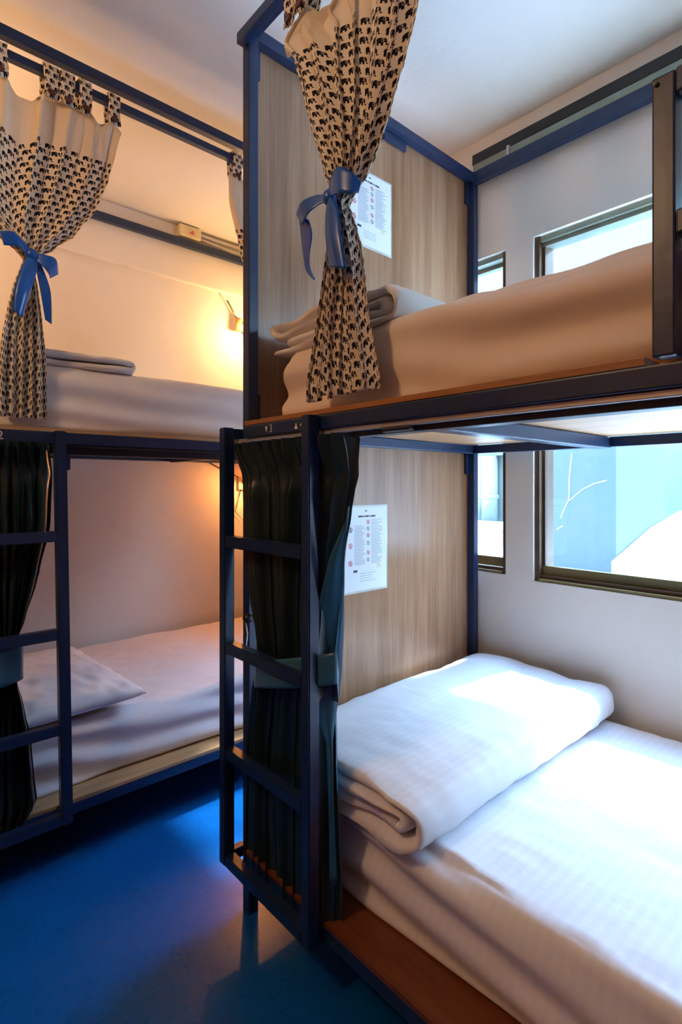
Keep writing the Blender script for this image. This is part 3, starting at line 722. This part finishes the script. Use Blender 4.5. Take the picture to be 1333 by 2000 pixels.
# tie band
grid = []
for i in range(9):
    row = []
    for k in range(33):
        a = 2 * math.pi * k / 32; ca, sa = math.cos(a), math.sin(a)
        ca = -ca; x = -1.120 + 0.172 * ca; zc = lerp(0.675, 0.775, (ca + 1) / 2) + (0.045 if sa > 0 else 0)
        row.append((x, 0.845 - 0.034 * sa - (-.03 if ca > .9 else 0) * 0, zc + (i / 8 - .5) * 0.075))
    grid.append(row)
tie = sheet('tie_band', grid, M['satin'], t3, None, 0.002); fit(t3)
t2 = thing('curtain', 'dark teal satin curtain with tie band behind the left ladder', 'curtain', (-1.905, 0.30, 0.2))
PT2 = PX(-1.908); oT2 = lambda u, v: on_x(u, v, -1.908)
LT = [(-110, 862), (-110, 1000), (-75, 1150), (-25, 1260), (-15, 1330), (-40, 1400), (-70, 1500), (-90, 1640)]
RT = [(98, 866), (106, 925), (102, 1020), (80, 1120), (52, 1210), (33, 1262), (36, 1335), (50, 1385), (64, 1450), (70, 1520), (76, 1565), (56, 1612)]
rows = rows_from(oT2, (LT, RT), lambda z: 0.0)
curtain('cloth', PT2, rows, 1.15, 8, M['satin'], None, 57.0, 240, 110, 0.017, t2, pinch=(1.285, 1), over=0.08, wrap=(0.92, 0.02, lambda z: 1.0, 0.0))
grid = []
for i in range(9):
    row = []
    for k in range(33):
        a = 2 * math.pi * k / 32
        row.append((-1.905 + 0.034 * math.sin(a), 0.300 + 0.094 * math.cos(a), 0.700 + (i / 8 - .5) * 0.115 + .01 * math.cos(a)))
    grid.append(row)
sheet('tie_band', grid, M['satin'], t2, None, 0.002); fit(t2)

# ================================================================== NOTICES in plastic sleeves
def notice(label, y0, y1, z0, z1, strip_left):
    t = thing('notice', label, 'notice', (-1.3765, (y0 + y1) / 2, z0)); X = X0 - .0018; e = lambda k: X + .0012 + k * .0003
    boxo('sleeve', X, X + .0012, y0, y1, z0, z1, M['sleeve'], t)
    m = 0.014 if strip_left else 0.006; w = y1 - y0 - m - .006
    pp = boxo('paper', e(0), e(0) + .0006, y0 + m, y1 - .006, z0 + .008, z1 - .006, M['paper'], t)
    U = lambda u: y0 + m + u * w; V = lambda v: z1 - .006 - v * (z1 - z0 - .014)
    xx = e(0) + .0008
    def bar(bm, u0, u1, v, hgt): bx(bm, xx, xx + .0002, U(u0), U(u1), V(v) - hgt / 2, V(v) + hgt / 2)
    bm = bmesh.new(); r = random.Random(int(z0 * 100))
    for w0, w1 in ((.31, .42), (.435, .47), (.48, .56), (.575, .60), (.615, .72)): bar(bm, w0, w1, .115, .0058)
    bar(bm, .20, .29, .765, .008); bar(bm, .47, .52, .05, .004)
    from_bm('heading', bm, M['ink_dark'], pp)['kind'] = 'stuff'
    bm = bmesh.new(); v = .16
    while v < .70:
        if v > .22: bar(bm, .22, .22 + r.uniform(.18, .26), v, .0013)
        bar(bm, .62, .62 + r.uniform(.16, .30), v, .0013); v += .0165
    for v in (.80, .83, .86, .89): bar(bm, .35, r.uniform(.6, .75), v, .0012)
    from_bm('print_lines', bm, M['ink'], pp)['kind'] = 'stuff'
    def ring(u, v, rad, mat, slash=True):
        bm = bmesh.new(); n = 20; c = Vector((xx + .0003, U(u), V(v)))
        a = [bm.verts.new(c + Vector((0, rad * math.cos(2 * math.pi * k / n), rad * math.sin(2 * math.pi * k / n)))) for k in range(n)]
        b = [bm.verts.new(c + Vector((0, .72 * rad * math.cos(2 * math.pi * k / n), .72 * rad * math.sin(2 * math.pi * k / n)))) for k in range(n)]
        for k in range(n): bm.faces.new((a[k], a[(k + 1) % n], b[(k + 1) % n], b[k]))
        if slash:
            d = rad * .62; q = [(-d, d), (-d + .002, d + .002), (d, -d), (d - .002, -d - .002)]
            bm.faces.new([bm.verts.new(c + Vector((.0001, q[i][0], q[i][1]))) for i in (0, 1, 2, 3)])
        bmesh.ops.create_cube(bm, size=rad * .7, matrix=Matrix.Translation(c) @ Matrix.Diagonal((.02, .8, .9, 1)))
        from_bm('icon', bm, mat, pp)
    for i, v in enumerate((.185, .265, .345, .440, .555, .640)): ring(.545, v, .0078, M['ink_red'] if i in (0, 2, 4) else M['ink'])
    for i, v in enumerate((.27, .46, .665)): ring(.13, v, .0095, M['ink_dark'] if i == 0 else M['ink_red'])
    ring(.80, .72, .009, M['ink_gold'], False)
    if strip_left:
        bm = bmesh.new()
        for k in range(11): bx(bm, e(1), e(1) + .0002, y0 + .004, y0 + .0095, z0 + .02 + k * (z1 - z0 - .04) / 10 - .003, z0 + .02 + k * (z1 - z0 - .04) / 10 + .003)
        from_bm('binder_holes', bm, M['ink_dark'], t)['kind'] = 'stuff'
    fit(t)
notice('white notice in plastic sleeve on the wood panel of the lower bunk', 1.247, 1.477, 0.868, 1.178, True)
notice('white notice behind the ribbon bow on the upper wood panel', 1.272, 1.500, 2.098, 2.374, False)

# ================================================================== LEFT WALL FITTINGS
cd = thing('conduit', 'cream electrical box with conduit pipes high on the left wall', 'conduit', (-2.94, 1.46, 2.70))
jb = boxo('junction_box', -2.966, -2.915, 1.395, 1.528, 2.686, 2.752, M['plastic'], cd, 0.006)
boxo('switch_slot', -2.915, -2.912, 1.452, 1.480, 2.706, 2.716, M['ink_red'], jb)
boxo('switch_slot', -2.915, -2.912, 1.470, 1.478, 2.716, 2.728, M['ink_red'], jb)
tubeo('conduit_pipe', [(-2.953, 1.528, 2.736), (-2.953, 1.62, 2.733), (-2.953, 2.03, 2.735)], .009, M['wall'], cd)
tubeo('conduit_pipe', [(-2.953, 1.528, 2.712), (-2.953, 1.62, 2.706), (-2.953, 1.75, 2.694), (-2.953, 2.03, 2.694)], .009, M['wall'], cd)
fit(cd)
# reading lamp of the left upper bunk
rl = thing('reading_lamp', 'small reading lamp with bent arm glowing on the left wall of the upper bunk', 'lamp', (-2.99, 1.84, 2.25))
tubeo('arm', [(-2.955, 1.722, 2.392), (-2.955, 1.760, 2.340), (-2.955, 1.792, 2.292)], .0052, M['alu_olive'], rl)
tubeo('arm', [(-2.955, 1.796, 2.298), (-2.955, 1.835, 2.270), (-2.955, 1.880, 2.262)], .0065, M['bronze'], rl)
tubeo('cable', [(-2.985, 1.80, 2.28), (-2.985, 1.83, 2.24), (-2.985, 1.88, 2.20)], .003, M['black'], rl, 5)
bm = bmesh.new(); tube(bm, [(-2.945, 1.800, 2.292), (-2.945, 1.798, 2.215)], [.020, .024], 16); from_bm('lamp_shade', bm, M['parchment'], rl, True)
boxo('wall_plate', -2.999, -2.985, 1.87, 1.93, 2.21, 2.30, M['plastic'], rl, .003)
fit(rl)
lamp('upper_bunk_lamp', 'POINT', (-2.80, 1.84, 2.18), 9.5, WARM, 0.04)
lamp('upper_bunk_fill_light', 'POINT', (-2.45, 0.10, 2.35), 9.0, WARM, 0.05)  # added fill light at the unseen end, no fixture there
# lamp of the left lower bunk
ll = thing('reading_lamp', 'warm lamp under the deck of the left lower bunk with black cable', 'lamp', (-2.95, 1.86, 1.30))
boxo('wall_plate', -2.999, -2.975, 1.82, 1.88, 1.22, 1.30, M['plastic'], ll, .003)
bm = bmesh.new(); tube(bm, [(-2.97, 1.85, 1.27), (-2.90, 1.85, 1.30), (-2.86, 1.85, 1.33)], [.012, .022, .030], 16); from_bm('lamp_shade', bm, M['parchment'], ll, True)
tubeo('cable', [(-2.985, 1.62, 1.385), (-2.985, 1.72, 1.34), (-2.985, 1.82, 1.30)], .003, M['black'], ll, 5)
tubeo('cable', [(-2.985, 1.84, 1.22), (-2.985, 1.80, 1.08), (-2.985, 1.90, .98)], .003, M['black'], ll, 5)
fit(ll)
lamp('lower_bunk_lamp', 'POINT', (-2.84, 1.86, 1.30), 9, (1.0, 0.38, 0.10), 0.02)
# the room's ceiling lamp behind the camera
cl = thing('ceiling_light', 'round ceiling light of the aisle', 'lamp', (-1.05, -0.85, 2.76))
bm = bmesh.new(); tube(bm, [(-1.05, -.85, 2.76), (-1.05, -.85, 2.70)], [.15, .13], 24); from_bm('shade', bm, M['plastic'], cl, True); fit(cl)

# ================================================================== OUTSIDE
nb = thing('neighbouring_wall', 'pale blue rendered building corner beyond the large window', 'building', (-2.0, 3.6, 0.7))
boxo('wall', -1.80, -1.236, 3.24, 4.06, 0.74, 1.86, M['ext_blue'], nb, .004)
def crack(pts, name='crack'):
    bm = bmesh.new(); tube(bm, [(x, 3.239, z) for x, z in pts], .0028, 5); from_bm(name, bm, M['ext_white'], nb)
crack([on_y(*p, 3.24) for p in ((1118, 885), (1113, 930), (1112, 975), (1100, 1000), (1096, 1012))])
crack([on_y(*p, 3.24) for p in ((1112, 978), (1140, 955), (1160, 945), (1186, 938))])
crack([on_y(*p, 3.24) for p in ((1088, 1034), (1100, 1027))]); fit(nb)
st = thing('sun_patch_wedge', 'white sloping wedge shaped as the sunlit patch beyond the large window, rising to the right', 'wall', (-1.18, 4.6, 0.7))
bm = bmesh.new(); XS = -1.20  # added white wedge, its sloping top drawn as the edge of a sun patch
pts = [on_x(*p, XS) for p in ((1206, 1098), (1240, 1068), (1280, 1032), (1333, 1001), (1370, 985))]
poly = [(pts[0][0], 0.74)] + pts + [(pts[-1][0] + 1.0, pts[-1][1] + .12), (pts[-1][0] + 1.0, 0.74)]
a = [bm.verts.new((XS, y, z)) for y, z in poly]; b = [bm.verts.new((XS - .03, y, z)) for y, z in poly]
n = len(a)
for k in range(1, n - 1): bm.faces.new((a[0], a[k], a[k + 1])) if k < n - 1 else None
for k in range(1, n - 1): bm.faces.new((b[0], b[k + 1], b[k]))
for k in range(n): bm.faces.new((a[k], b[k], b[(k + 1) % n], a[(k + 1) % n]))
from_bm('sun_patch_slab', bm, M['ext_white'], st); fit(st)
fb = tag(boxo('far_wall', -1.6, 5.0, 6.0, 6.3, 0.74, 2.25, M['ext_blue'], None, .01), 'far blue rendered wall above the white sun patch wedge outside', 'wall')
pw = thing('outbuilding', 'pale green wall with two white downpipes beyond the small window', 'building', (-3.2, 4.4, 0.7))
boxo('wall', -5.0, -2.12, 4.50, 4.90, 0.74, 1.74, M['ext_green'], pw, .004)
boxo('fascia', -5.0, -2.06, 4.40, 4.92, 1.52, 1.68, M['ext_blue'], pw, .004)
for u, rr in ((938, .055), (957, .075)):
    x, z = on_y(u, 960, 4.42); dp = tubeo('downpipe', [(x, 4.42, .92), (x, 4.42, 1.52)], rr, M['pipe'], pw, 14)
    tubeo('pipe_collar', [(x, 4.42, 1.12), (x, 4.42, 1.16)], rr * 1.15, M['pipe'], dp, 14)
fit(pw)
tag(boxo('added_far_building', -16, 8, 9.0, 9.4, 0.74, 5.6, M['ext_pale']), 'added pale building face hiding the bright sky in the upper part of the windows', 'building')  # added backdrop, keeps the very bright sky out of the upper panes
tag(boxo('roof_terrace', -8, 5, 2.30, 9.0, 0.60, 0.74, M['ext_white']), 'white sunlit flat roof outside the windows', 'roof')
tag(boxo('low_parapet', -5.0, -2.08, 4.05, 4.20, 0.74, 0.93, M['ext_white'], None, .01), 'low white kerb in front of the downpipes outside', 'wall')
